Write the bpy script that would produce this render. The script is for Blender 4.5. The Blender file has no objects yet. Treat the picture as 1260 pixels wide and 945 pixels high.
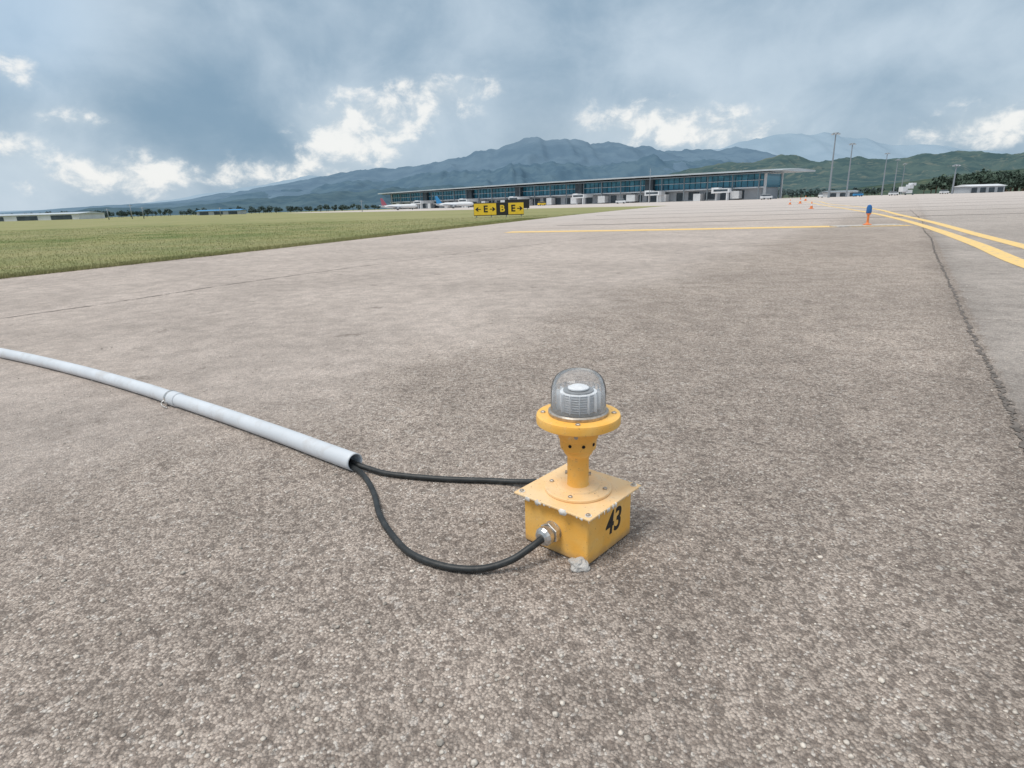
import bpy, bmesh, math, random
import numpy as np
from mathutils import Vector, Matrix, noise as mnoise
random.seed(7); rng=np.random.default_rng(7)
S=bpy.context.scene; COL=S.collection
# ------------------------------------------------------------ helpers
def empty(name,loc=(0,0,0),rz=0,parent=None):
    e=bpy.data.objects.new(name,None); e.location=loc; e.rotation_euler=(0,0,rz); e.empty_display_size=.2
    COL.objects.link(e)
    if parent: e.parent=parent
    return e
def obj(name,me,mat=None,parent=None,loc=(0,0,0),rot=(0,0,0),smooth=False):
    o=bpy.data.objects.new(name,me); COL.objects.link(o); o.location=loc; o.rotation_euler=rot
    if mat is not None:
        for m in (mat if isinstance(mat,(list,tuple)) else [mat]): me.materials.append(m)
    if parent: o.parent=parent
    if smooth:
        for p in me.polygons: p.use_smooth=True
    return o
def mesh(name,v,f):
    me=bpy.data.meshes.new(name); me.from_pydata([tuple(a) for a in v],[],[tuple(a) for a in f]); me.update(); return me
def box(name,c,s,mat,parent=None,bev=0,rot=(0,0,0),seg=2):
    bm=bmesh.new(); bmesh.ops.create_cube(bm,size=1)
    for v in bm.verts: v.co=Vector((v.co.x*s[0],v.co.y*s[1],v.co.z*s[2]))
    if bev>0: bmesh.ops.bevel(bm,geom=bm.edges[:],offset=bev,segments=seg,affect='EDGES',profile=.5)
    me=bpy.data.meshes.new(name); bm.to_mesh(me); bm.free()
    return obj(name,me,mat,parent,c,rot)
def boxes(name,lst,mat,parent=None):
    V=[];F=[]
    for c,s in lst:
        b=len(V)
        for dx,dy,dz in [(-1,-1,-1),(1,-1,-1),(1,1,-1),(-1,1,-1),(-1,-1,1),(1,-1,1),(1,1,1),(-1,1,1)]:
            V.append((c[0]+dx*s[0]/2,c[1]+dy*s[1]/2,c[2]+dz*s[2]/2))
        for q in [(0,3,2,1),(4,5,6,7),(0,1,5,4),(1,2,6,5),(2,3,7,6),(3,0,4,7)]: F.append([b+i for i in q])
    return obj(name,mesh(name,V,F),mat,parent)
def lathe(name,prof,mat,parent=None,loc=(0,0,0),rot=(0,0,0),seg=48,closed=True,smooth=True,radf=None):
    V=[];F=[];n=len(prof)
    for i in range(seg):
        a=2*math.pi*i/seg
        for j,(r,z) in enumerate(prof):
            rr=r*(radf(a,j) if radf else 1)
            V.append((rr*math.cos(a),rr*math.sin(a),z))
    for i in range(seg):
        k=(i+1)%seg
        for j in range(n-1): F.append((i*n+j,k*n+j,k*n+j+1,i*n+j+1))
    if closed:
        F.append([i*n for i in range(seg)][::-1]); F.append([i*n+n-1 for i in range(seg)])
    me=mesh(name,V,F); o=obj(name,me,mat,parent,loc,rot)
    if smooth:
        bm=bmesh.new(); bm.from_mesh(me)
        for fc in bm.faces: fc.smooth=len(fc.verts)==4
        for e in bm.edges:
            if len(e.link_faces)==2 and e.calc_face_angle(0)>math.radians(32): e.smooth=False
        bm.to_mesh(me); bm.free()
    return o
def catmull(pts,n=12):
    P=[Vector(p) for p in pts]; P=[P[0]*2-P[1]]+P+[P[-1]*2-P[-2]]; out=[]
    for i in range(1,len(P)-2):
        for k in range(n):
            t=k/n; a,b,c,d=P[i-1],P[i],P[i+1],P[i+2]
            out.append(.5*((2*b)+(c-a)*t+(2*a-5*b+4*c-d)*t*t+(3*b-a-3*c+d)*t**3))
    out.append(P[-2]); return out
def sweep(name,pts,r,mat,parent=None,seg=16,n=12,inner=None):
    C=catmull(pts,n); V=[];F=[]
    def ring(i,rad):
        t=(C[min(i+1,len(C)-1)]-C[max(i-1,0)]).normalized()
        s=t.cross(Vector((0,0,1))).normalized(); u=s.cross(t)
        return [tuple(C[i]+rad*(math.cos(a)*s+math.sin(a)*u)) for a in [2*math.pi*k/seg for k in range(seg)]]
    N=len(C)
    for i in range(N): V+=ring(i,r)
    for i in range(N-1):
        for k in range(seg): F.append((i*seg+k,(i+1)*seg+k,(i+1)*seg+(k+1)%seg,i*seg+(k+1)%seg))
    if inner:
        b=len(V)
        for i in range(N): V+=ring(i,inner)
        for i in range(N-1):
            for k in range(seg): F.append((b+i*seg+k,b+i*seg+(k+1)%seg,b+(i+1)*seg+(k+1)%seg,b+(i+1)*seg+k))
        e=(N-1)*seg
        for k in range(seg): F.append((e+k,b+e+k,b+e+(k+1)%seg,e+(k+1)%seg))
    else:
        F.append(list(range(seg))); F.append([(N-1)*seg+k for k in range(seg)][::-1])
    return obj(name,mesh(name,V,F),mat,parent,smooth=True)
def npmesh(name,V,F,nper):
    me=bpy.data.meshes.new(name); V=np.asarray(V,dtype=np.float32); F=np.asarray(F,dtype=np.int32)
    me.vertices.add(len(V)); me.vertices.foreach_set('co',V.ravel())
    me.loops.add(F.size); me.loops.foreach_set('vertex_index',F.ravel())
    me.polygons.add(len(F)); me.polygons.foreach_set('loop_start',np.arange(0,F.size,nper,dtype=np.int32))
    me.polygons.foreach_set('loop_total',np.full(len(F),nper,dtype=np.int32))
    me.update(calc_edges=True); me.validate(); return me
# ------------------------------------------------------------ node helpers
class T:
    def __init__(s,nt): s.nt=nt; s.L=nt.links
    def node(s,t,**k):
        n=s.nt.nodes.new(t)
        for a,b in k.items(): setattr(n,a,b)
        return n
    def set(s,sock,v):
        if isinstance(v,bpy.types.NodeSocket): s.L.new(v,sock)
        elif isinstance(v,(tuple,list)) and len(v)==3 and sock.type=='RGBA': sock.default_value=(*v,1)
        else: sock.default_value=v
    def m(s,op,a,b=0,c=None,clamp=False):
        n=s.node('ShaderNodeMath',operation=op,use_clamp=clamp); s.set(n.inputs[0],a); s.set(n.inputs[1],b)
        if c is not None: s.set(n.inputs[2],c)
        return n.outputs[0]
    def add(s,a,b):return s.m('ADD',a,b)
    def sub(s,a,b):return s.m('SUBTRACT',a,b)
    def mul(s,a,b):return s.m('MULTIPLY',a,b)
    def mix(s,f,a,b,blend='MIX'):
        n=s.node('ShaderNodeMix',data_type='RGBA',blend_type=blend); s.set(n.inputs[0],f); s.set(n.inputs[6],a); s.set(n.inputs[7],b); return n.outputs[2]
    def ramp(s,v,lo,hi,a=0.,b=1.):
        n=s.node('ShaderNodeMapRange',interpolation_type='SMOOTHSTEP'); s.set(n.inputs[0],v)
        for i,x in enumerate((lo,hi,a,b)): s.set(n.inputs[i+1],x)
        return n.outputs[0]
    def noise(s,vec,scale,detail=4,rough=.55,dist=0,dim='3D'):
        n=s.node('ShaderNodeTexNoise',noise_dimensions=dim); s.set(n.inputs['Vector'],vec); n.inputs['Scale'].default_value=scale
        n.inputs['Detail'].default_value=detail; n.inputs['Roughness'].default_value=rough; n.inputs['Distortion'].default_value=dist
        return n.outputs[0]
    def noise2(s,*a): return s.noise(*a,dim='2D')
    def vor(s,vec,scale,feature='F1',rnd=1,dim='3D'):
        n=s.node('ShaderNodeTexVoronoi',feature=feature,voronoi_dimensions=dim); s.set(n.inputs['Vector'],vec); n.inputs['Scale'].default_value=scale
        n.inputs['Randomness'].default_value=rnd
        return n
    def sep(s,v):
        n=s.node('ShaderNodeSeparateXYZ'); s.set(n.inputs[0],v); return n.outputs
    def comb(s,x,y,z=0.):
        n=s.node('ShaderNodeCombineXYZ')
        for i,a in enumerate((x,y,z)): s.set(n.inputs[i],a)
        return n.outputs[0]
    def bump(s,h,st,dist):
        n=s.node('ShaderNodeBump'); s.set(n.inputs['Strength'],st); n.inputs['Distance'].default_value=dist; s.set(n.inputs['Height'],h); return n.outputs[0]
def newmat(name):
    m=bpy.data.materials.new(name); m.use_nodes=True; nt=m.node_tree; nt.nodes.clear(); t=T(nt)
    out=t.node('ShaderNodeOutputMaterial'); b=t.node('ShaderNodeBsdfPrincipled'); nt.links.new(b.outputs[0],out.inputs[0])
    t.out=out; t.b=b; t.pos=t.node('ShaderNodeNewGeometry').outputs['Position']; t.obj=t.node('ShaderNodeTexCoord').outputs['Object']
    return m,t
def simple(name,col,rough=.6,metal=0,var=.12,scale=8,bump=0,spec=.5,dirt=None,dirtamt=.3):
    m,t=newmat(name); n=t.noise(t.obj,scale,3,.6)
    k=t.ramp(n,.3,.7,1-var,1+var)
    c=t.mix(1.,col,t.comb(k,k,k),'MULTIPLY')
    if dirt: c=t.mix(t.ramp(t.noise(t.obj,scale*2.3,4,.65),.5,.75,0,dirtamt),c,dirt)
    t.set(t.b.inputs['Base Color'],c); t.b.inputs['Roughness'].default_value=rough; t.b.inputs['Metallic'].default_value=metal
    t.b.inputs['Specular IOR Level'].default_value=spec
    if bump: t.set(t.b.inputs['Normal'],t.bump(t.noise(t.obj,scale*12,3),.4,bump))
    return m
# ------------------------------------------------------------ materials
def asphalt():
    m,t=newmat('asphalt'); P=t.pos; x,y,z=t.sep(P)
    s=t.sub(x,t.mul(y,.65)); n09=t.noise2(P,.9,4,.65); wob=t.mul(t.sub(n09,.5),1.5)
    coarse=t.ramp(t.add(s,wob),-3.5,-1.9,0,1)
    n5=t.noise2(P,5.5,5,.68)
    right=t.ramp(t.add(s,t.mul(t.sub(n5,.5),.12)),.52,.58,0,1)
    v1=t.vor(P,165,dim='2D'); v3=t.vor(P,62,dim='2D')
    cc=t.sep(v1.outputs['Color']); r1=cc[0]; r2=cc[1]; r3=t.sep(v3.outputs['Color'])[2]
    fine=t.noise2(P,420,1,.7)
    c=t.mix(r1,(.255,.203,.168),(.66,.568,.49))
    c=t.mix(t.ramp(r2,.92,.97,0,.75),c,(.88,.83,.76))
    c=t.mix(t.ramp(r3,.93,.96,0,.65),c,(.14,.11,.09))
    c=t.mix(t.ramp(r3,.03,.01,0,.5),c,(.80,.75,.69))
    gap=t.ramp(v1.outputs['Distance'],.42,.75,0,.65)
    c=t.mix(gap,c,(.13,.106,.09))
    g60=t.noise2(P,40,4,.7)
    gapn=t.ramp(g60,.50,.64,0,.72)
    c=t.mix(gapn,c,(.155,.126,.107))
    cs=t.mix(t.ramp(fine,.3,.7),(.455,.395,.36),(.59,.525,.482))
    cs=t.mix(t.ramp(r1,.84,.95,0,.5),cs,(.30,.255,.225))
    c=t.mix(t.add(t.mul(coarse,.42),.42),cs,c)
    c=t.mix(t.mul(right,.45),c,(.45,.42,.395))
    st=t.ramp(t.noise2(P,.55,5,.62,.4),.3,.7,.90,1.09)
    st2=t.ramp(n5,.32,.68,.88,1.10)
    edge=t.ramp(t.m('ABSOLUTE',t.sub(s,.5)),0,.35,.84,1)
    k=t.mul(t.mul(t.mul(st,st2),edge),t.ramp(coarse,0,1,1.07,.98))
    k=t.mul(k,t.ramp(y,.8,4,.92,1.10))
    c=t.mix(1.,c,t.comb(k,k,k),'MULTIPLY')
    blot=t.ramp(t.noise2(P,2.3,6,.78),.63,.72,0,.5); c=t.mix(blot,c,(.19,.158,.135))
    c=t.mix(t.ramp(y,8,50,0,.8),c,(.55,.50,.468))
    t.set(t.b.inputs['Base Color'],c); t.b.inputs['Roughness'].default_value=.95; t.b.inputs['Specular IOR Level'].default_value=.15
    h=t.sub(t.sub(t.mul(r1,.6),v1.outputs['Distance']),t.mul(g60,1.8))
    t.set(t.b.inputs['Normal'],t.bump(h,.8,.006))
    return m
def grassmat(name,blade=False):
    m,t=newmat(name); P=t.pos
    a=t.ramp(t.noise2(P,.35,5,.65),.36,.64); b=t.ramp(t.noise2(P,.05,4,.6),.35,.65); c0=t.noise2(P,25,3,.7); yy=t.sep(P)[1]
    c=t.mix(a,(.145,.195,.06),(.31,.30,.13)); c=t.mix(t.mul(b,.6),c,(.37,.34,.18))
    c=t.mix(t.ramp(c0,.35,.7,0,.4),c,(.11,.13,.05))
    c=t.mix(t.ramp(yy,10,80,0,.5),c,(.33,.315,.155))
    if not blade: c=t.mix(t.ramp(t.noise2(P,1.7,5,.7),.58,.70,0,.55),c,(.37,.31,.22))
    else: c=t.mix(t.ramp(t.noise(P,90,1),.5,.7,0,.55),c,(.41,.37,.20))
    t.set(t.b.inputs['Base Color'],c); t.b.inputs['Roughness'].default_value=.85; t.b.inputs['Specular IOR Level'].default_value=.15
    if not blade: t.set(t.b.inputs['Normal'],t.bump(t.noise2(P,14,4,.7),.6,.04))
    return m
def hillmat(name,lo,hi,patch=None,base=None,ztop=300.,sc=.004,top=None,tz=(400,620),tamt=.6):
    m,t=newmat(name); P=t.pos; z=t.sep(P)[2]
    c=t.mix(t.ramp(t.noise(P,sc,6,.62),.38,.62),lo,hi)
    if patch: c=t.mix(t.ramp(t.noise(P,sc*1.9,5,.65,.5),.52,.64,0,.8),c,patch)
    if base: c=t.mix(t.ramp(z,0,ztop,.75,0),c,base)  # pale haze at the hill foot, mixed into the base colour
    if top: c=t.mix(t.ramp(z,tz[0],tz[1],0,tamt),c,top)  # mist over high crests, painted into the colour by height
    t.set(t.b.inputs['Base Color'],c); t.b.inputs['Roughness'].default_value=1; t.b.inputs['Specular IOR Level'].default_value=0
    return m
def paintline(name,col,under=(.42,.385,.355)):
    m,t=newmat(name); P=t.pos
    w=t.ramp(t.noise2(P,9,5,.75),.45,.66,0,.5); w2=t.ramp(t.vor(P,90,dim='2D').outputs['Distance'],.5,.8,0,.35)
    c=t.mix(t.m('MAXIMUM',w,w2),col,under); t.set(t.b.inputs['Base Color'],c); t.b.inputs['Roughness'].default_value=.8
    return m
def yellowpaint(name,c1,c2,chips=.5,white=0.,edge=(.45,.25,.11),low=False):
    m,t=newmat(name); O=t.obj
    c=t.mix(t.ramp(t.noise(O,9,4,.6),.35,.65),c1,c2)
    c=t.mix(t.ramp(t.noise(O,38,5,.72),.56,.72,0,chips),c,edge)
    c=t.mix(t.ramp(t.noise(O,140,2,.6),.66,.72,0,.6),c,(.28,.17,.08))
    c=t.mix(t.ramp(t.noise(O,20,5,.75),.60,.66,0,.35),c,(.80,.68,.5))
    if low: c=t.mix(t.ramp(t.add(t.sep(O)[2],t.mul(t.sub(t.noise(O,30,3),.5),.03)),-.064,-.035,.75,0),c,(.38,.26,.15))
    if white: c=t.mix(t.ramp(t.noise(O,38,4,.6,.5),.46,.56,0,white),c,(.80,.79,.76))
    t.set(t.b.inputs['Base Color'],c); t.set(t.b.inputs['Roughness'],t.ramp(t.noise(O,30,2),.3,.7,.42,.65))
    t.set(t.b.inputs['Normal'],t.bump(t.noise(O,160,3,.6),.3,.0018)); return m
M={}
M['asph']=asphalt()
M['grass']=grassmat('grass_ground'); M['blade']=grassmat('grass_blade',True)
M['yline']=paintline('yellow_road_paint',(.88,.60,.21))
M['crack']=simple('bitumen',(.15,.13,.115),.9,var=.3,scale=20)
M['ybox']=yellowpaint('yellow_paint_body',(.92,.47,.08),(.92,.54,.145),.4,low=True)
M['ylid']=yellowpaint('yellow_paint_faded',(.90,.59,.28),(.88,.65,.38),.3)
M['ylidedge']=yellowpaint('yellow_paint_sealant',(.88,.55,.2),(.88,.6,.3),.5,white=.9)
M['ycup']=yellowpaint('yellow_paint_lamp',(.92,.47,.08),(.92,.54,.145),.35)
M['seal']=simple('sealant',(.72,.69,.64),.8,var=.25,scale=60,bump=.003)
M['steel']=simple('steel',(.62,.61,.59),.35,.85,.2,60,dirt=(.25,.2,.15),dirtamt=.5)
M['bolt']=simple('bolt_steel',(.45,.41,.36),.45,.7,.25,90)
M['core']=simple('lens_core_plastic',(.78,.80,.82),.3,0,.1,60)
M['coredk']=simple('lens_core_dark',(.25,.26,.27),.4,0,.1,60)
M['rubber']=simple('black_rubber',(.022,.025,.026),.5,var=.3,scale=30,dirt=(.12,.11,.1),dirtamt=.35)
M['black']=simple('black_paint',(.015,.015,.015),.6)
M['hole']=simple('dark_hole',(.01,.01,.01),.9)
M['pvc']=simple('pvc_pipe',(.64,.675,.715),.42,var=.05,scale=5,dirt=(.45,.42,.39),dirtamt=.4)
M['conc']=simple('concrete_grey',(.52,.50,.47),.9,var=.2,scale=12,bump=.01)
M['white']=simple('white_paint',(.70,.72,.74),.5,var=.06,scale=.3)
M['grey']=simple('grey_metal_panel',(.42,.45,.48),.5,var=.08,scale=.2)
M['roof']=simple('roof_metal',(.48,.53,.56),.4,var=.08,scale=.1)
M['soffit']=simple('soffit',(.22,.26,.29),.7,var=.1,scale=.1)
M['dark']=simple('dark_opening',(.05,.072,.09),.5,var=.3,scale=.3)
M['poles']=simple('galvanised_pole',(.28,.31,.34),.5,.3)
M['leaf']=simple('tree_leaves',(.055,.09,.065),.8,var=.45,scale=.25)
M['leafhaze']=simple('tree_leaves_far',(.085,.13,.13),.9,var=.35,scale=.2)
M['trunk']=simple('tree_trunk',(.12,.09,.06),.9)
M['stone']=simple('loose_stone',(.53,.48,.42),.9,var=.5,scale=45)
M['signY']=simple('sign_yellow',(.90,.60,.04),.45,var=.06,scale=3)
M['signK']=simple('sign_black',(.02,.02,.022),.45)
M['orange']=simple('orange_plastic',(.80,.24,.07),.5)
M['bluelens']=simple('blue_lens',(.03,.14,.38),.15)
M['tailblue']=simple('tail_blue',(.04,.25,.52),.4)
M['tailred']=simple('tail_red',(.35,.10,.14),.4)
def glassmat():
    m,t=newmat('facade_glass'); x,y,z=t.sep(t.obj)
    cell=t.node('ShaderNodeTexWhiteNoise',noise_dimensions='2D')
    t.set(cell.inputs['Vector'],t.comb(t.m('FLOOR',t.mul(x,1/4.)),t.m('FLOOR',t.mul(z,1/2.6))))
    c=t.mix(cell.outputs[0],(.02,.15,.23),(.07,.29,.41)); t.set(t.b.inputs['Base Color'],c)
    t.b.inputs['Roughness'].default_value=.15; t.b.inputs['Specular IOR Level'].default_value=.6; return m
M['glass']=glassmat()
def lensglass(name,tint,dif,fk):
    m,t=newmat(name); nt=t.nt; nt.nodes.remove(t.b)
    tr=t.node('ShaderNodeBsdfTransparent'); t.set(tr.inputs[0],tint)
    gl=t.node('ShaderNodeBsdfGlossy'); gl.inputs['Roughness'].default_value=.04; t.set(gl.inputs[0],(.98,.99,1))
    d1=t.node('ShaderNodeBsdfDiffuse'); t.set(d1.inputs[0],(.97,.98,1)); d2=t.node('ShaderNodeBsdfTranslucent'); t.set(d2.inputs[0],(.97,.98,1))
    df=t.node('ShaderNodeMixShader'); nt.links.new(d1.outputs[0],df.inputs[1]); nt.links.new(d2.outputs[0],df.inputs[2]); df.inputs[0].default_value=.35
    fr=t.node('ShaderNodeLayerWeight'); fr.inputs[0].default_value=.15
    m1=t.node('ShaderNodeMixShader'); m1.inputs[0].default_value=dif; nt.links.new(tr.outputs[0],m1.inputs[1]); nt.links.new(df.outputs[0],m1.inputs[2])
    m2=t.node('ShaderNodeMixShader'); nt.links.new(t.m('MULTIPLY',fr.outputs[0],fk,clamp=True),m2.inputs[0]); nt.links.new(m1.outputs[0],m2.inputs[1]); nt.links.new(gl.outputs[0],m2.inputs[2])
    nt.links.new(m2.outputs[0],t.out.inputs[0]); return m
M['dome']=lensglass('clear_dome_glass',(1,1,1),.09,1.1)
M['flute']=lensglass('fluted_glass',(1,1,1),.24,.9)
# ------------------------------------------------------------ world
w=bpy.data.worlds.new('World'); S.world=w; w.use_nodes=True; nt=w.node_tree; nt.nodes.clear(); t=T(nt)
try:
    w.cycles.sampling_method='MANUAL'; w.cycles.sample_map_resolution=256
except Exception: pass
bg=t.node('ShaderNodeBackground'); wo=t.node('ShaderNodeOutputWorld'); nt.links.new(bg.outputs[0],wo.inputs[0]); bg.inputs[1].default_value=.1
sky=t.node('ShaderNodeTexSky',sky_type='NISHITA',sun_disc=False); SUN=Vector((-.38,-.24,.89)).normalized()
sky.sun_elevation=math.asin(SUN.z); sky.sun_rotation=math.atan2(SUN.x,SUN.y); sky.air_density=1.2; sky.dust_density=1.5
D=t.node('ShaderNodeTexCoord').outputs['Generated']; x,y,z=t.sep(D)
az=t.mul(t.m('ARCTAN2',x,y),57.2958); el=t.mul(t.m('ARCSINE',z),57.2958)
def blob(a0,e0,wa,we,amp=1.):
    p=t.m('DIVIDE',t.sub(az,a0),wa); q=t.m('DIVIDE',t.sub(el,e0),we)
    return t.mul(t.m('EXPONENT',t.mul(t.add(t.mul(p,p),t.mul(q,q)),-1.)),amp)
def summ(l):
    r=l[0]
    for a in l[1:]: r=t.add(r,a)
    return r
V=t.comb(t.mul(az,.11),t.mul(el,.15))
nA=t.noise2(V,1.0,5,.54,.3); nB=t.noise2(V,3.0,8,.60,.15); nC=t.noise2(V,.5,3,.5,.2)
light=summ([blob(-36,13,10,7,.5),blob(27,10,16,7,.3),blob(-38,2,9,3.5,.8),blob(3,13,12,4,.2),blob(-12,7,9,5,.35),blob(14,6,11,4,.3)])
dark=summ([blob(-25,7,8,3.4,.9),blob(-12,12,10,2.0,.3),blob(24,8,9,1.8,.3),blob(0,5,5,3,.1)])
base=t.add(t.add(.50,t.mul(t.sub(light,dark),.6)),t.add(t.mul(t.sub(nA,.5),.8),t.mul(t.sub(nC,.5),.35)))
base=t.add(base,t.mul(t.sub(nB,.5),.22))
kb=t.ramp(base,0,1.1)
cl=t.mix(kb,(.235,.36,.485),(.59,.70,.80))
cl=t.mix(t.ramp(blob(-38,14,9,7),.2,.9,0,.45),cl,(.42,.60,.80))
B=summ([blob(-13.2,5.7,5.0,2.6),blob(-19,3.0,6,1.3,.75),blob(-9,8.4,7,2.2,.65),blob(12.6,6.4,7.0,2.2),blob(20,5.2,4.5,1.3,.8),blob(-31,2.8,6.5,1.9),blob(-37.2,9.8,2.8,1.3,.8),blob(-33,7.0,3,.7,.6),blob(37,4.3,5.5,1.8,1),
   blob(-4,9.8,4,1.2,.6),blob(-38.5,5,3,1.1,.7)])
veil=t.ramp(t.add(B,t.mul(t.sub(nA,.5),.9)),.1,1.1,0,.5)
cl=t.mix(veil,cl,(.60,.69,.76))
mk=t.add(B,t.mul(t.sub(nB,.5),2.5))
mask=t.mul(t.ramp(mk,.36,1.15),t.ramp(B,.08,.5))
core=t.ramp(t.add(nB,t.mul(B,.12)),.42,.72)
cw=t.mix(core,(.60,.68,.745),(.96,.96,.94))
cl=t.mix(t.mul(mask,.93),cl,cw)
cl=t.mix(t.mul(blob(3.5,3.5,4.5,5),.5),cl,(.42,.515,.60))
cl=t.mix(t.ramp(el,-2,2.5,.5,0),cl,(.60,.69,.77))
cl=t.mix(t.ramp(el,22,60,0,1),cl,(.90,.925,.95))
ten=t.mix(1.,cl,(10.,10.,10.),'MULTIPLY')
t.set(bg.inputs[0],t.mix(.93,sky.outputs[0],ten))
sd=bpy.data.lights.new('sun','SUN'); sd.energy=2.15; sd.angle=math.radians(22); sd.color=(1,.95,.88)
so=bpy.data.objects.new('sun',sd); COL.objects.link(so); so.rotation_euler=SUN.to_track_quat('Z','Y').to_euler(); so.location=(-20,-10,40)
# ------------------------------------------------------------ camera
cd=bpy.data.cameras.new('camera'); cam=bpy.data.objects.new('camera',cd); COL.objects.link(cam); S.camera=cam
cd.sensor_width=36; cd.lens=740/1260*36; cd.clip_start=.02; cd.clip_end=40000
pit=math.atan(220/740); rol=math.atan(.0293)
cam.matrix_world=Matrix.Translation((0,0,.85))@Matrix.Rotation(math.pi/2-pit,4,'X')@Matrix.Rotation(-rol,4,'Z')
# ------------------------------------------------------------ ground
def sheet(name,pts,z,mat):
    return obj(name,mesh(name,[(a,b,z) for a,b in pts],[list(range(len(pts)))]),mat)
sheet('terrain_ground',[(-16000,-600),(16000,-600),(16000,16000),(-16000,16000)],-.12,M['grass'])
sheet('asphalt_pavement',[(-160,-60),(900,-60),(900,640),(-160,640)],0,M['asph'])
EDGE=[(-16.5,-20),(-10.6,0),(-7.70,9.24),(-6.3,13.0),(-4.75,17.6),(-.95,29.2),(4.6,46.5),(12.0,67),(20.65,90),(28,108)]
def edgeX(y): return np.interp(y,[e[1] for e in EDGE],[e[0] for e in EDGE])
ys=np.concatenate([np.arange(-20,30,.25),np.arange(30,108,1.)])
ED=[(float(edgeX(yy))+ (mnoise.noise(Vector((yy*1.7,3,0)))*.16+mnoise.noise(Vector((yy*5.1,7,0)))*.08)*(1 if yy<60 else 2),float(yy)) for yy in ys]
poly=ED+[(20,118),(-30,190),(-110,330),(-170,470),(-600,600),(-900,600),(-900,-20)]
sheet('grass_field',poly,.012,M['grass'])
def blades(n,y0,y1,hmin,hmax,wd,depth):
    y=y0*np.exp(rng.random(n)*math.log(y1/y0)); ex=edgeX(y)
    xx=ex+.10-(rng.random(n)**1.3)*depth*y/9
    a=rng.random(n)*6.283; hh=hmin+(hmax-hmin)*rng.random(n)**1.5; ww=wd*(.6+.8*rng.random(n))*np.maximum(1,y/14)
    lx=(rng.random(n)-.5)*1.6*hh; ly=(rng.random(n)-.5)*1.6*hh
    v=np.zeros((n,3,3)); dx=np.cos(a)*ww; dy=np.sin(a)*ww
    v[:,0]=np.stack([xx-dx,y-dy,np.full(n,.005)],1); v[:,1]=np.stack([xx+dx,y+dy,np.full(n,.005)],1); v[:,2]=np.stack([xx+lx,y+ly,.01+hh],1)
    return v.reshape(-1,3)
bv=np.concatenate([blades(80000,7.5,50,.012,.05,.006,9),blades(26000,7.5,40,.02,.07,.006,.4)])
obj('grass_tufts',npmesh('grass_tufts',bv,np.arange(len(bv)).reshape(-1,3),3),M['blade'])
def strip(name,pts,wd,z,mat,n=10,jit=0,parent=None):
    C=catmull([(a,b,0) for a,b in pts],n); V=[];F=[]
    for i,c in enumerate(C):
        tt=(C[min(i+1,len(C)-1)]-C[max(i-1,0)]).normalized(); s=Vector((tt.y,-tt.x,0))
        w1=wd/2*(1+(jit*random.uniform(-.9,1.2) if jit else 0)); off=s*(jit*wd*random.uniform(-.9,.9))
        V+= [tuple(c+off-s*w1+Vector((0,0,z))),tuple(c+off+s*w1+Vector((0,0,z)))]
    for i in range(len(C)-1): F.append((2*i,2*i+1,2*i+3,2*i+2))
    return obj(name,mesh(name,V,F),mat,parent)
mk=empty('pavement_markings')
strip('line_a',[(4.4,3.6),(6.18,7.27),(7.93,10.4),(11.01,16.24),(14.37,23.07),(19.16,33.66),(31.94,63.6),(48,100),(64,140)],.24,.004,M['yline'],12,0,mk)
strip('line_b',[(6.0,5.6),(8.0,9.4),(9.76,12.84),(12.72,18.49),(16.3,25.72),(24.3,42.0),(36,70),(52,104),(68,140)],.24,.004,M['yline'],12,0,mk)
strip('line_cross',[(.01,20.4),(4.26,19.0),(7.81,18.2),(11.21,17.35)],.95,.004,M['yline'],8,0,mk)
jt=empty('pavement_joints')
strip('joint_main',[(1.0,.7),(1.82,1.99),(2.25,2.66),(3.04,3.92),(4.7,6.5),(6.39,9.15),(8.2,11.9),(10,14.82),(14,21),(22,34)],.016,.003,M['crack'],60,.9,jt)
strip('joint_seam',[(-7.9,1.0),(-4.59,5.4),(-3.3,7.9),(-1.1,11.3),(1.46,14.75),(6,21)],.014,.003,M['crack'],50,.9,jt)
for k,(yy,x0,x1) in enumerate([(24,2,30),(31,4,44),(40,6,56),(52,10,70),(68,16,90),(92,24,110)]):
    strip('joint_cross_%d'%k,[(x0,yy+.12*x1*.3),((x0+x1)/2,yy),(x1,yy-.1*x1*.3)],.16+yy*.007,.003,M['crack'],12,.3,jt)
bm=bmesh.new(); bmesh.ops.create_icosphere(bm,subdivisions=1,radius=1); bm.verts.ensure_lookup_table()
iv=np.array([v.co[:] for v in bm.verts]); jf=np.array([[v.index for v in f.verts] for f in bm.faces]); bm.free()
def stones(name,n,y0,y1,rmin,rmax,mat):
    Y=y0*np.exp(rng.random(n)*math.log(y1/y0)); X=(rng.random(n)-.5)*2.0*(Y+.3); R=rmin*np.exp((rng.random(n)**2.6)*math.log(rmax/rmin))
    v=iv[None]*(1+(rng.random((n,12,3))-.5)*.55)*R[:,None,None]; v[:,:,2]*=.6
    v+=np.stack([X,Y,R*.3],1)[:,None,:]
    f=(jf[None]+np.arange(n)[:,None,None]*12).reshape(-1,3)
    return obj(name,npmesh(name,v.reshape(-1,3),f,3),mat)
stones('gravel',5000,.55,7,.0014,.0070,M['stone'])
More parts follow.
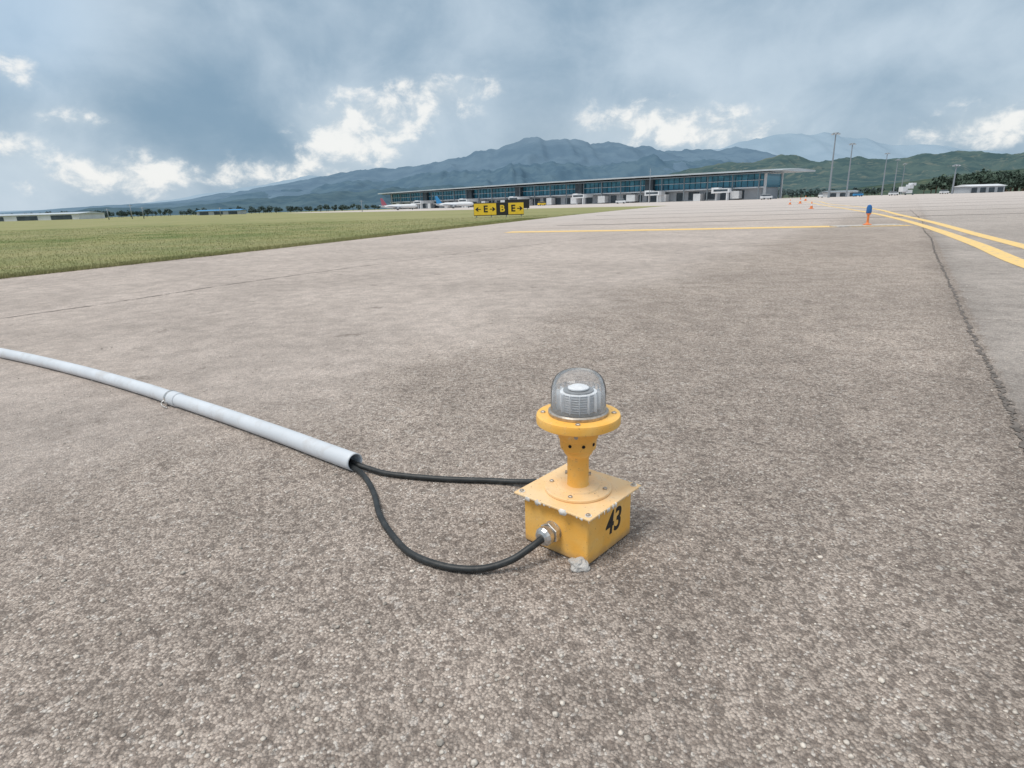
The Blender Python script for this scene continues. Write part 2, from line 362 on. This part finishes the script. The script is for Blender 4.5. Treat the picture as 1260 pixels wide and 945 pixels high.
# ------------------------------------------------------------ edge light (main subject)
E=empty('elevated_runway_light',(.163,1.415,0),math.radians(48))
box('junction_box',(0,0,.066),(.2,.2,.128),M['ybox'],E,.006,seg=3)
box('box_lid_rim',(0,0,.1335),(.212,.212,.007),M['ylidedge'],E,.002)
box('box_lid',(0,0,.1395),(.236,.236,.006),[M['ylid']],E,.0022)
SV=[];SF=[]
for s in range(4):
    ca,sa=math.cos(s*math.pi/2),math.sin(s*math.pi/2); N=90; prev=None
    for i in range(N+1):
        u=-.116+.232*i/N
        n1=mnoise.noise(Vector((u*38,s*7.3,1)))+.5*mnoise.noise(Vector((u*130,s*3.1,5)))
        if n1<.0: prev=None; continue
        k=min(1,n1*2.8); lo=.1370-.0075*k-.002*random.random(); hi=.1385+.0048*k; d0=-.1178-.0024*k
        b=len(SV)
        for yy,zz in [(-.1165,lo),(d0,lo+.0015),(d0,hi-.0008),(-.1150,hi)]: SV.append((ca*u-sa*yy,sa*u+ca*yy,zz))
        if prev is not None:
            for j in range(3): SF.append((prev+j,b+j,b+j+1,prev+j+1))
        prev=b
obj('sealant_bead',mesh('sealant_bead',SV,SF),M['seal'],E,smooth=True)
for sx in(-1,1):
    for sy in(-1,1):
        lathe('lid_washer',[(.0085,0),(.0085,.0015)],M['seal'],E,(sx*.103,sy*.103,.1425),seg=16)
        lathe('lid_screw',[(.0055,0),(.0055,.003),(.003,.0045)],M['bolt'],E,(sx*.103,sy*.103,.144),seg=16)
bz=.1425
lathe('base_plate',[(.084,0),(.086,.002),(.086,.007),(.084,.009),(.056,.009),(.054,.013),(.046,.014)],M['ylid'],E,(0,0,bz),seg=64)
for a in range(4):
    an=math.radians(20+90*a); lathe('plate_bolt',[(.006,0),(.006,.003),(.004,.0045)],M['bolt'],E,(.071*math.cos(an),.071*math.sin(an),bz+.009),seg=6,smooth=False)
lathe('stem',[(.029,0),(.0275,.004),(.0275,.078),(.030,.081),(.030,.086)],M['ycup'],E,(0,0,bz+.013),seg=48)
lathe('lamp_holder',[(.029,0),(.036,.008),(.0375,.012),(.0375,.017),(.045,.022),(.0465,.040),(.0465,.046),(.050,.050),(.0525,.066),(.0565,.071),(.0575,.088)],M['ycup'],E,(0,0,.237),seg=64)
lathe('flange',[(.058,0),(.098,.0),(.1045,.004),(.1055,.018),(.1035,.0245),(.099,.026),(.0,.026)],M['ycup'],E,(0,0,.3235),seg=96)
for a in range(4):
    an=math.radians(35+90*a); x0,y0=.088*math.cos(an),.088*math.sin(an)
    lathe('flange_bolt',[(.0065,0),(.0065,.0025),(.0045,.004)],M['bolt'],E,(x0,y0,.3495),seg=6,smooth=False)
def sidebolt(z,r,ang,rad,mat,ln=.004):
    a=math.radians(ang); lathe('set_screw',[(rad,0),(rad,ln)],mat,E,(r*math.cos(a),r*math.sin(a),z),(0,math.pi/2,a),seg=12)
for ang in (-170,-128,-90,-40,10,90): sidebolt(.276,.0455,ang,.0042,M['hole'],.0022)
for ang in (-150,-75,0,90): sidebolt(.304,.0515,ang,.005,M['bolt'],.004)
for ang in (-60,120): sidebolt(.186,.0262,ang,.005,M['bolt'],.007)
lathe('lens_gasket',[(.074,0),(.075,.002),(.075,.008),(.071,.011),(.066,.011)],M['bolt'],E,(0,0,.3495),seg=64)
zb=.359
pr=[(.069,0),(.068,.050),(.0665,.062),(.062,.076),(.054,.088),(.042,.096),(.028,.1005),(.012,.1025),(.001,.103)]
lathe('glass_dome',pr,M['dome'],E,(0,0,zb),seg=96,closed=False)
lathe('fluted_lens',[(.0650,.002),(.064,.048),(.060,.056)],M['flute'],E,(0,0,zb),seg=200,closed=False,radf=lambda a,j:1+.02*math.cos(a*28),smooth=False)
pr=[]
for k in range(8): pr+=[(.034,.003+k*.0062),(.046,.0046+k*.0062),(.046,.0058+k*.0062),(.034,.0074+k*.0062)]
lathe('lens_core',pr,M['core'],E,(0,0,zb-.002),seg=48,smooth=False)
lathe('core_sleeve',[(.0375,0),(.0375,.052)],M['coredk'],E,(0,0,zb),seg=32)
lathe('core_cap',[(.022,0),(.026,.002),(.026,.005),(.018,.009),(.008,.012)],M['core'],E,(0,0,zb+.0525),seg=32)
for k in range(14):
    a=2*math.pi*(k+.5)/14; box('core_fin',(.051*math.cos(a),.051*math.sin(a),zb+.026),(.008,.0016,.046),M['core'],E,0,(0,0,a))
R=(0,-math.pi/2,0)
lathe('gland_flange',[(.026,0),(.026,.004)],M['steel'],E,(-.099,.004,.064),R,seg=32)
lathe('gland_hex',[(.0265,0),(.028,.002),(.028,.016),(.0265,.018)],M['steel'],E,(-.103,.004,.064),R,seg=6,smooth=False)
lathe('gland_neck',[(.020,0),(.020,.005)],M['bolt'],E,(-.121,.004,.064),R,seg=32)
lathe('gland_nut',[(.0235,0),(.0245,.002),(.0245,.015),(.020,.022),(.013,.026)],M['steel'],E,(-.125,.004,.064),R,seg=12,smooth=False)
lathe('gland_rear',[(.026,0),(.026,.018),(.018,.03)],M['steel'],E,(.05,.099,.062),(-math.pi/2,0,0),seg=6,smooth=False)
def text(name,body,size,mat,parent,loc,rot,shear=0,ext=.0006,bold=0,sx=1.):
    c=bpy.data.curves.new(name,'FONT'); c.body=body; c.size=size; c.extrude=ext; c.shear=shear; c.align_x='CENTER'; c.align_y='CENTER'; c.offset=bold
    o=bpy.data.objects.new('tmp',c); COL.objects.link(o); bpy.context.view_layer.update()
    me=bpy.data.meshes.new_from_object(o.evaluated_get(bpy.context.evaluated_depsgraph_get())); bpy.data.objects.remove(o)
    for v in me.vertices: v.co.x*=sx
    return obj(name,me,mat,parent,loc,rot)
text('number_43','43',.086,M['black'],E,(.012,-.1003,.074),(math.pi/2,0,0),.18,.0007,.0014,.84)
def rock(name,loc,s,mat,seed):
    bm=bmesh.new(); bmesh.ops.create_icosphere(bm,subdivisions=3,radius=1)
    for v in bm.verts:
        k=1+.45*mnoise.noise(v.co*1.3+Vector((seed,0,0)))+.2*mnoise.noise(v.co*3.7+Vector((seed,5,0))); v.co=Vector((v.co.x*s[0],v.co.y*s[1],v.co.z*s[2]))*k
    me=bpy.data.meshes.new(name); bm.to_mesh(me); bm.free(); return obj(name,me,mat,None,loc)
rock('mortar_lump',(.150,1.272,.010),(.024,.020,.017),M['conc'],3)
# ------------------------------------------------------------ pipe and cables
PP=[(-7.6,5.35,.031),(-5.6,4.85,.031),(-4.3,4.36,.031),(-3.298,3.806,.031),(-2.784,3.50,.031),(-2.263,3.165,.031),(-1.821,2.86,.031),(-1.591,2.69,.031),(-1.214,2.41,.031),(-.872,2.147,.031),(-.67,1.985,.031),(-.539,1.881,.031)]
pp=empty('conduit_pipe'); sweep('pipe_wall',PP,.031,M['pvc'],pp,28,14,.0272)
q=Vector((-1.591,2.69,.031)); d=(Vector(PP[8])-Vector(PP[6])).normalized(); R0=d.to_track_quat('Z','Y').to_euler()
lathe('pipe_coupling',[(.0315,-.05),(.0345,-.048),(.0345,.04),(.0315,.042)],M['pvc'],pp,q+d*.03,R0,seg=32,closed=False)
lathe('hose_clamp',[(.0352,-.007),(.0365,-.006),(.0365,.006),(.0352,.007)],M['steel'],pp,q,R0,seg=32,closed=False)
sd_=d.cross(Vector((0,0,1))).normalized()
box('clamp_screw',tuple(q+sd_*.030+Vector((0,0,-.012))),(.012,.03,.014),M['steel'],pp,.002,(0,0,.5))
sweep('clamp_wire',[q+sd_*.03+Vector((0,0,0)),q+sd_*.05+Vector((0,0,-.01)),q+sd_*.055+d*.02+Vector((0,0,-.02)),q+sd_*.05+d*.05+Vector((0,0,-.026))],.0025,M['steel'],pp,8,6)
ec=empty('electrical_cable')
sweep('cable_upper',[(-.80,2.09,.022),(-.66,1.985,.022),(-.545,1.895,.020),(-.488,1.862,.014),(-.41,1.822,.0105),(-.244,1.776,.0105),(-.087,1.752,.0105),(0,1.73,.014),(.07,1.69,.03),(.115,1.61,.055),(.122,1.535,.062)],.0092,M['rubber'],ec,14,10)
sweep('cable_lower',[(-.80,2.075,.014),(-.655,1.965,.014),(-.55,1.880,.014),(-.492,1.805,.0125),(-.436,1.686,.0105),(-.387,1.541,.0105),(-.325,1.420,.0105),(-.262,1.335,.0105),(-.175,1.280,.0105),(-.09,1.262,.013),(-.02,1.268,.028),(.03,1.285,.050),(.062,1.305,.063),(.085,1.328,.064)],.0088,M['rubber'],ec,14,10)
# ------------------------------------------------------------ guidance signs
def sign(loc,w,rz=0,back=False):
    g=empty('taxiway_sign',loc,rz); zc,hh=.61,.92
    box('cabinet',(0,.09,zc),(w,.16,hh),M['signK'],g,.02)
    for xx in np.linspace(-w/2+.2,w/2-.2,4): box('leg',(float(xx),.09,.075),(.07,.07,.15),M['poles'],g)
    if back: return g
    a,b,c=w*.455,w*.23,w*.315; x0=-w/2
    box('panel_left',(x0+a/2,0,zc),(a-.04,.024,hh-.1),M['signY'],g); box('panel_right',(w/2-c/2,0,zc),(c-.04,.024,hh-.1),M['signY'],g)
    box('panel_mid',(x0+a+b/2,0,zc),(b-.06,.02,hh-.1),M['signK'],g)
    r=(math.pi/2,0,0)
    text('letter_E','E',.66,M['black'],g,(x0+a*.52,-.016,zc),r,0,.004,.02); text('letter_B','B',.66,M['signY'],g,(x0+a+b*.5,-.014,zc),r,0,.004,.02)
    text('letter_E2','E',.66,M['black'],g,(w/2-c*.68,-.016,zc),r,0,.004,.02)
    def arrow(cx,dr,L=.42):
        p=[(-.5,-.06),(.05,-.06),(-.12,-.3),(.08,-.3),(.5,0),(.08,.3),(-.12,.3),(.05,.06),(-.5,.06)]
        p=[(cx+dr*a0*L,b0*L*1.15+zc) for a0,b0 in p]; p=p if dr>0 else p[::-1]
        obj('arrow',mesh('arrow',[(a0,-.018,b0) for a0,b0 in p],[(0,1,7,8),(2,3,4),(1,2,4),(1,4,7),(4,6,7),(4,5,6)]),M['black'],g)
    arrow(x0+a*.19,-1); arrow(x0+a*.83,1); arrow(w/2-c*.25,1)
    return g
sign((-.6,46.4,0),3.72,math.radians(2))
sign((1.1,66,0),2.6,math.radians(8),True).location.z=.35
b=empty('blue_taxiway_light',(10.2,17.55,0))
box('concrete_pad',(0,0,.015),(1.9,.5,.03),M['conc'],b,.01)
lathe('base',[(.11,.03),(.11,.05),(.05,.07),(.03,.10),(.03,.30),(.06,.32),(.06,.35)],M['orange'],b,seg=24)
lathe('lens',[(.065,.35),(.072,.37),(.068,.50),(.048,.56),(.02,.58)],M['bluelens'],b,seg=24)
def cone(loc,s):
    g=empty('traffic_cone',loc); box('foot',(0,0,.02*s),(.4*s,.4*s,.04*s),M['orange'],g,.005)
    lathe('cone_low',[(.15*s,.04*s),(.105*s,.3*s)],M['orange'],g,seg=20,closed=False); lathe('cone_band',[(.105*s,.3*s),(.07*s,.5*s)],M['white'],g,seg=20,closed=False)
    lathe('cone_tip',[(.07*s,.5*s),(.03*s,.72*s),(.0,.72*s)],M['orange'],g,seg=20,closed=False)
cone((21.6,44.3,0),.7); cone((37.5,80,0),1.0); cone((33.5,74,0),.8); cone((62,130,0),1.4)
# ------------------------------------------------------------ terminal
TB=empty('terminal_building',(-124,672,0),math.atan2(-.702,.712)); Lb=401.
box('glass_upper',(Lb/2,14,11.3),(Lb-6,26,8.2),M['glass'],TB); box('podium',(Lb/2,15,3.6),(Lb-8,26,7.2),M['grey'],TB)
V=[];F=[];xs=np.linspace(-9,Lb+12,40)
for xx in xs:
    k=(xx+9)/(Lb+21); rise=.9*math.sin(math.pi*k*.9); e=1 if xx<Lb+6 else .4
    for (yy,zz) in [(-9,16.0+rise),(-9,16.0+.9*e+rise),(16,17.6+rise),(46,16.9+rise),(46,16+rise),(12,15.6+rise)]: V.append((float(xx),yy,zz))
n=6
for i in range(len(xs)-1):
    for j in range(n): F.append((i*n+j,(i+1)*n+j,(i+1)*n+(j+1)%n,i*n+(j+1)%n))
F.append([0,1,2,3,4,5]); F.append([(len(xs)-1)*n+j for j in range(n)][::-1])
obj('roof',mesh('roof',V,F),M['roof'],TB)
box('soffit_beam',(Lb/2,-3,15.55),(Lb+8,8,.5),M['soffit'],TB)
box('floor_band',(Lb/2,-.2,7.2),(Lb-4,3.2,.8),M['white'],TB)
box('floor_band_up',(Lb/2,.7,11.6),(Lb-6,.9,.3),M['white'],TB)
boxes('mullions',[((float(xx),.85,11.3),(.14,.5,8.2)) for xx in np.arange(4,Lb-4,4.)],M['dark'],TB)
boxes('columns',[((float(xx),-3.2,7.7),(.6,.6,15.2)) for xx in np.arange(6,Lb,17.)],M['soffit'],TB)
boxes('ground_openings',[((float(xx)+random.uniform(-1,1),1.9,3.1+random.uniform(-.3,.3)),(random.uniform(5,9),.5,random.uniform(4.2,5.4))) for xx in np.arange(10,Lb-8,11.)],M['dark'],TB)
boxes('ground_blocks',[((float(xx),-1.2,2.6+random.uniform(-.4,1.)),(random.uniform(4,8),5,random.uniform(4.6,5.4))) for xx in np.arange(18,Lb-10,26.)],M['white'],TB)
boxes('service_towers',[((float(xx),-.4,11.4),(6.5,3.4,8.1)) for xx in (62,128,190,255,318)],M['dark'],TB)
boxes('end_frames',[((Lb-1.9,1.2,8),(1.2,1.5,15.4)),((Lb-1.9,27,8),(1.2,1.5,15.4)),((2,14,8),(1.2,27.5,15.4))],M['white'],TB)
box('end_glass',(Lb-2.6,14,11.3),(1.,25,8.0),M['glass'],TB)
for k,xx in enumerate((75,140,202,268,330,378)):
    boxes('jet_bridge_%d'%k,[((xx,-11,6.1),(3,17,2.6)),((xx,-20.5,6.0),(4.6,4.6,3.4)),((xx+5,-24,5.7),(11,3.0,2.5)),((xx,-20.5,2.0),(1.,1.,4.4)),((xx+9,-24,2.2),(.6,2.6,4.6))],M['white'],TB)
    boxes('jet_bridge_glazing_%d'%k,[((xx-1.53,-11,6.3),(.08,15,1.3)),((xx+5,-25.55,5.9),(9,.08,1.2))],M['dark'],TB)
def aircraft(loc,L,rz,tail):
    g=empty('parked_airliner',loc,rz); r=L*.05
    pr=[(.02,0),(r*.45,L*.015),(r*.8,L*.05),(r,L*.11),(r,L*.66),(r*.75,L*.82),(r*.35,L*.95),(.05,L)]
    lathe('fuselage',pr,M['white'],g,(-L/2,0,r*1.9),(0,math.pi/2,0),seg=24)
    def pl(nm,p,th,ax,mat):
        V=[];n=len(p)
        for sgn in(-1,1):
            for q in p:
                c=list(q); c[ax]+=sgn*th/2; V.append(c)
        F=[list(range(n))[::-1],[n+i for i in range(n)]]+[(i,(i+1)%n,n+(i+1)%n,n+i) for i in range(n)]
        obj(nm,mesh(nm,V,F),mat,g)
    z=r*1.4
    for sg in(-1,1):
        pl('wing',[(-L*.08,0,z),(L*.10,0,z),(L*.17,sg*L*.45,z+L*.03),(L*.12,sg*L*.45,z+L*.03)],.35,2,M['grey'])
        pl('tailplane',[(L*.38,0,r*2.3),(L*.47,0,r*2.3),(L*.50,sg*L*.16,r*2.5),(L*.46,sg*L*.16,r*2.5)],.2,2,M['white'])
        lathe('engine',[(r*.35,0),(r*.5,.3),(r*.5,L*.06),(r*.3,L*.1)],M['grey'],g,(-L*.04,sg*L*.16,r*1.0),(0,math.pi/2,0),seg=16)
        box('gear',(L*.04,sg*r*.9,r*.5),(.5,.3,r),M['dark'],g)
    box('nose_gear',(-L*.36,0,r*.5),(.4,.3,r),M['dark'],g)
    pl('fin',[(L*.33,0,r*2.8),(L*.47,0,r*2.3),(L*.50,0,r*6.2),(L*.45,0,r*6.2)],.3,1,tail)
    boxes('windows',[((float(a),-r*.985,r*2.15),(.35,.12,.5)) for a in np.arange(-L*.36,L*.28,1.1)],M['dark'],g)
    box('cockpit',(-L*.445,0,r*2.25),(.6,r*1.1,.5),M['dark'],g)
aircraft((-60,350,0),21,math.radians(172),M['tailred']); aircraft((-30,362,0),23,math.radians(-12)+math.pi,M['tailblue'])
# ------------------------------------------------------------ other structures
def hangar(loc,w,d,h,rz,mat,rf,nd=3):
    g=empty('hangar_building',loc,rz); box('walls',(0,0,h/2),(w,d,h),mat,g)
    obj('roof',mesh('roof',[(-w/2-1,-d/2-1,h),(w/2+1,-d/2-1,h),(w/2+1,0,h*1.3),(-w/2-1,0,h*1.3),(w/2+1,d/2+1,h),(-w/2-1,d/2+1,h)],[(0,1,2,3),(3,2,4,5),(1,4,2),(0,3,5)]),rf,g)
    boxes('doors',[((-w/2+w*(k+.5)/nd,-d/2-.1,h*.4),(w/nd*.6,.3,h*.75)) for k in range(nd)],M['dark'],g)
hangar((-300,405,0),70,22,3.4,math.radians(-6),M['white'],M['roof'],3)
hangar((-236,520,0),34,16,3.2,math.radians(5),M['grey'],M['tailblue'],3)
hangar((304,404,0),25,12,4.0,math.radians(8),M['grey'],M['white'],4)
hangar((228,430,0),20,9,3.2,0,M['white'],M['soffit'],3)
def lightpole(loc,h):
    g=empty('apron_light_pole',loc)
    lathe('mast',[(.55,0),(.5,1),(.22,h)],M['poles'],g,seg=12); lathe('head_ring',[(1.2,h-.6),(1.3,h-.4),(1.2,h-.1)],M['poles'],g,seg=14)
    for k in range(6):
        a=k*math.pi/3; box('floodlight',(1.5*math.cos(a),1.5*math.sin(a),h-.7),(.9,.7,.5),M['grey'],g,0,(0,0,a))
for l,h in [((154,300,0),29),((203,375,0),30),((281,470,0),30),((345,560,0),30),((402,640,0),30)]: lightpole(l,h)
lightpole((248.5,350,0),15.5)
def mast(loc,h):
    g=empty('utility_pole',loc); lathe('mast',[(.16,0),(.1,h)],M['poles'],g,seg=8); box('crossarm',(0,0,h*.92),(1.6,.15,.15),M['poles'],g)
for l,h in [((-127,200,0),3.4),((-122.5,205,0),4.6),((-117,202,0),3.6),((-105,230,0),3.),((-60,260,0),4.5),((75,330,0),17),((255,300,0),9)]: mast(l,h)
g=empty('passenger_stairs',(252,395,0),.3); boxes('frame',[((0,0,2),(5,3,2)),((-3.5,0,3.5),(4,3,3)),((1.5,0,5),(3,3,2.4)),((3.4,0,6.4),(3,3,1.6))],M['white'],g); boxes('wheels',[((-3,-1.6,.5),(1,.4,1)),((3,-1.6,.5),(1,.4,1))],M['dark'],g)
def van(loc,rz,mat,L=5.2):
    g=empty('airport_service_van',loc,rz); box('body',(0,0,1.0),(L,1.9,1.1),mat,g,.15); box('cabin',(-.2,0,1.85),(L*.75,1.75,.8),M['dark'],g,.2); box('roof',(-.2,0,2.28),(L*.7,1.7,.1),mat,g,.04)
    for a in(-1,1):
        for b_ in(-1,1): lathe('wheel',[(.38,-.12),(.38,.12)],M['black'],g,(a*L*.32,b_*.9,.38),(math.pi/2,0,0),seg=16)
van((120,290,0),.2,M['white']); van((60,330,0),-.4,M['white']); van((22,395,0),.6,M['signY']); van((170,340,0),1.2,M['white']); van((196,350,0),.1,M['tailblue']); van((272,390,0),.1,M['white']); van((222,360,0),.1,M['white'])
# ------------------------------------------------------------ trees
def trees(name,line,n,hmin,hmax,spread,leafn,ls,mat,zb=lambda x,y:0):
    V=[]; TV=[];TF=[]
    P=[Vector(p) for p in line]; seg=[(P[i+1]-P[i]).length for i in range(len(P)-1)]; tot=sum(seg)
    for k in range(n):
        d=random.random()*tot; i=0
        while d>seg[i] and i<len(seg)-1: d-=seg[i]; i+=1
        c=P[i].lerp(P[i+1],d/seg[i])+Vector((random.gauss(0,spread*.3),random.gauss(0,spread),0))
        h=random.uniform(hmin,hmax); rr=h*random.uniform(.35,.6); z0=zb(c.x,c.y)
        nl=random.randint(3,5); cs=[(c.x+random.uniform(-.5,.5)*rr,c.y+random.uniform(-.5,.5)*rr,z0+h*random.uniform(.45,.8),rr*random.uniform(.4,.7)) for _ in range(nl)]
        m=leafn//nl
        for (a,b_,z_,r_) in cs:
            u=rng.normal(size=(m,3)); u/=np.linalg.norm(u,axis=1)[:,None]; u*=(r_*rng.random(m)**.4)[:,None]; u[:,2]*=.8
            ce=u+np.array([a,b_,z_]); t1=rng.normal(size=(m,3))*ls; t2=rng.normal(size=(m,3))*ls
            V.append(np.stack([ce-t1*.5,ce+t2*.6,ce+t1*.5,ce-t2*.6],1).reshape(-1,3))
        q=len(TV); w_=h*.025
        TV+=[(c.x-w_,c.y-w_,z0-.2),(c.x+w_,c.y-w_,z0-.2),(c.x+w_,c.y+w_,z0-.2),(c.x-w_,c.y+w_,z0-.2)]+[(c.x-w_*.5,c.y-w_*.5,z0+h*.6),(c.x+w_*.5,c.y-w_*.5,z0+h*.6),(c.x+w_*.5,c.y+w_*.5,z0+h*.6),(c.x-w_*.5,c.y+w_*.5,z0+h*.6)]
        TF+=[(q,q+1,q+5,q+4),(q+1,q+2,q+6,q+5),(q+2,q+3,q+7,q+6),(q+3,q,q+4,q+7)]
    V=np.concatenate(V); e=empty(name)
    obj('foliage',npmesh('foliage',V,np.arange(len(V)).reshape(-1,4),4),mat,e); obj('trunks',mesh('trunks',TV,TF),M['trunk'],e)
trees('distant_tree_line',[(-620,640,0),(-380,700,0),(-150,760,0)],170,4,8.5,14,150,1.0,M['leafhaze'])
trees('distant_tree_line',[(425,590,0),(560,640,0),(760,640,0)],260,10,21,25,220,1.4,M['leaf'])
trees('distant_tree_line',[(190,560,0),(300,640,0),(440,720,0)],90,5,9,18,150,1.1,M['leafhaze'])
# ------------------------------------------------------------ hills
def ridge(name,pts,Yc,front,back,mat,rough,nx=420,ny=46,seed=0,fs=900.,jag=.04):
    X0,X1=pts[0][0],pts[-1][0]; px=[p[0] for p in pts]; ph=[p[1] for p in pts]; V=[];F=[]
    for j in range(ny):
        tj=j/(ny-1)
        for i in range(nx):
            x=X0+(X1-X0)*i/(nx-1); H=float(np.interp(x,px,ph))
            H*=1+jag*mnoise.fractal(Vector((x/(fs*.35),seed*2.,0)),.7,2.1,6)
            if tj<.7: u=tj/.7; y=Yc-front*(1-u); s=u**1.3
            else: u=1-(tj-.7)/.3; y=Yc+back*(1-u); s=u
            wx=x+fs*.5*mnoise.noise(Vector((x/fs,y/fs,seed+3)))
            rn=mnoise.ridged_multi_fractal(Vector((wx/fs+seed,y/(fs*2.6),seed)),.9,2.2,6,1.,2.)*.6-.75
            z=H*(s+rough*rn*s*(1.08-s)*2.)
            V.append((x,y,max(z,-.5)-.3))
    for j in range(ny-1):
        for i in range(nx-1): F.append((j*nx+i,j*nx+i+1,(j+1)*nx+i+1,(j+1)*nx+i))
    return obj(name,mesh(name,V,F),mat,smooth=True)
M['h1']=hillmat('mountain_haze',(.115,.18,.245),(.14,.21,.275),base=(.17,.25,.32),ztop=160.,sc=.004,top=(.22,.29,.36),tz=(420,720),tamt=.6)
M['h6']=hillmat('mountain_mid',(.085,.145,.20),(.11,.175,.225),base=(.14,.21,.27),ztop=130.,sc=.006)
M['h2']=hillmat('mountain_far',(.26,.35,.43),(.29,.38,.46),sc=.002)  # distance haze put straight into the pale blue albedo
M['h3']=hillmat('green_hill',(.058,.10,.108),(.09,.135,.13),(.145,.17,.15),sc=.012)
M['h4']=hillmat('foothill',(.068,.118,.155),(.095,.15,.18),sc=.008)
M['h5']=hillmat('near_hill',(.048,.08,.068),(.078,.108,.08),(.13,.14,.095),sc=.03)
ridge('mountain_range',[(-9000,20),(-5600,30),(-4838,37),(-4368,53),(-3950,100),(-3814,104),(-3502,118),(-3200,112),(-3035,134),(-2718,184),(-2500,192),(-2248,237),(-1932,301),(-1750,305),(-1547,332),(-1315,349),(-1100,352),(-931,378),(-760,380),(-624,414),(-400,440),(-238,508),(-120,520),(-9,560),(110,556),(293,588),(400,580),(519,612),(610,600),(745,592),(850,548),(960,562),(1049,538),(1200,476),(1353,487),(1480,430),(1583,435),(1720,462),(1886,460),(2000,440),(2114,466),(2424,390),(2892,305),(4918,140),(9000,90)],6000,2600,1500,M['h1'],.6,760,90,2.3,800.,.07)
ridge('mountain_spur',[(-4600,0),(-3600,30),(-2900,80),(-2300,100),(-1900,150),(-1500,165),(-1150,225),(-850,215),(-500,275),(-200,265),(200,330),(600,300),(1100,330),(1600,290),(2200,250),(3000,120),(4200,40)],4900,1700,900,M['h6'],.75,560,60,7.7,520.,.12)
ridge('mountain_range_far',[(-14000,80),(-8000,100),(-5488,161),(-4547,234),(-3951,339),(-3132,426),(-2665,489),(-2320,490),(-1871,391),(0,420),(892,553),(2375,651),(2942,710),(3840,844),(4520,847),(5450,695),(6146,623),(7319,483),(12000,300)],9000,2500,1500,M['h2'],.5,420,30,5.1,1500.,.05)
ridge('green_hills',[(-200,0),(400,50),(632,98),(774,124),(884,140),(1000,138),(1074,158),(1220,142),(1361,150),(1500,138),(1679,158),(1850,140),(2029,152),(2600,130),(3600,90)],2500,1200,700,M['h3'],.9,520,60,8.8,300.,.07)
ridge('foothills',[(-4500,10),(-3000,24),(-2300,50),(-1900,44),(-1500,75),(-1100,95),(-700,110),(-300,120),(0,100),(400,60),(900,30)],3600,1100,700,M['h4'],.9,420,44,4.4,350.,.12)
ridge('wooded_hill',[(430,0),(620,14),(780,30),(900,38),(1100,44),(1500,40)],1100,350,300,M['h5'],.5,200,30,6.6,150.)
S.view_settings.view_transform='Standard'; S.view_settings.look='None'; S.view_settings.exposure=0; S.view_settings.gamma=1
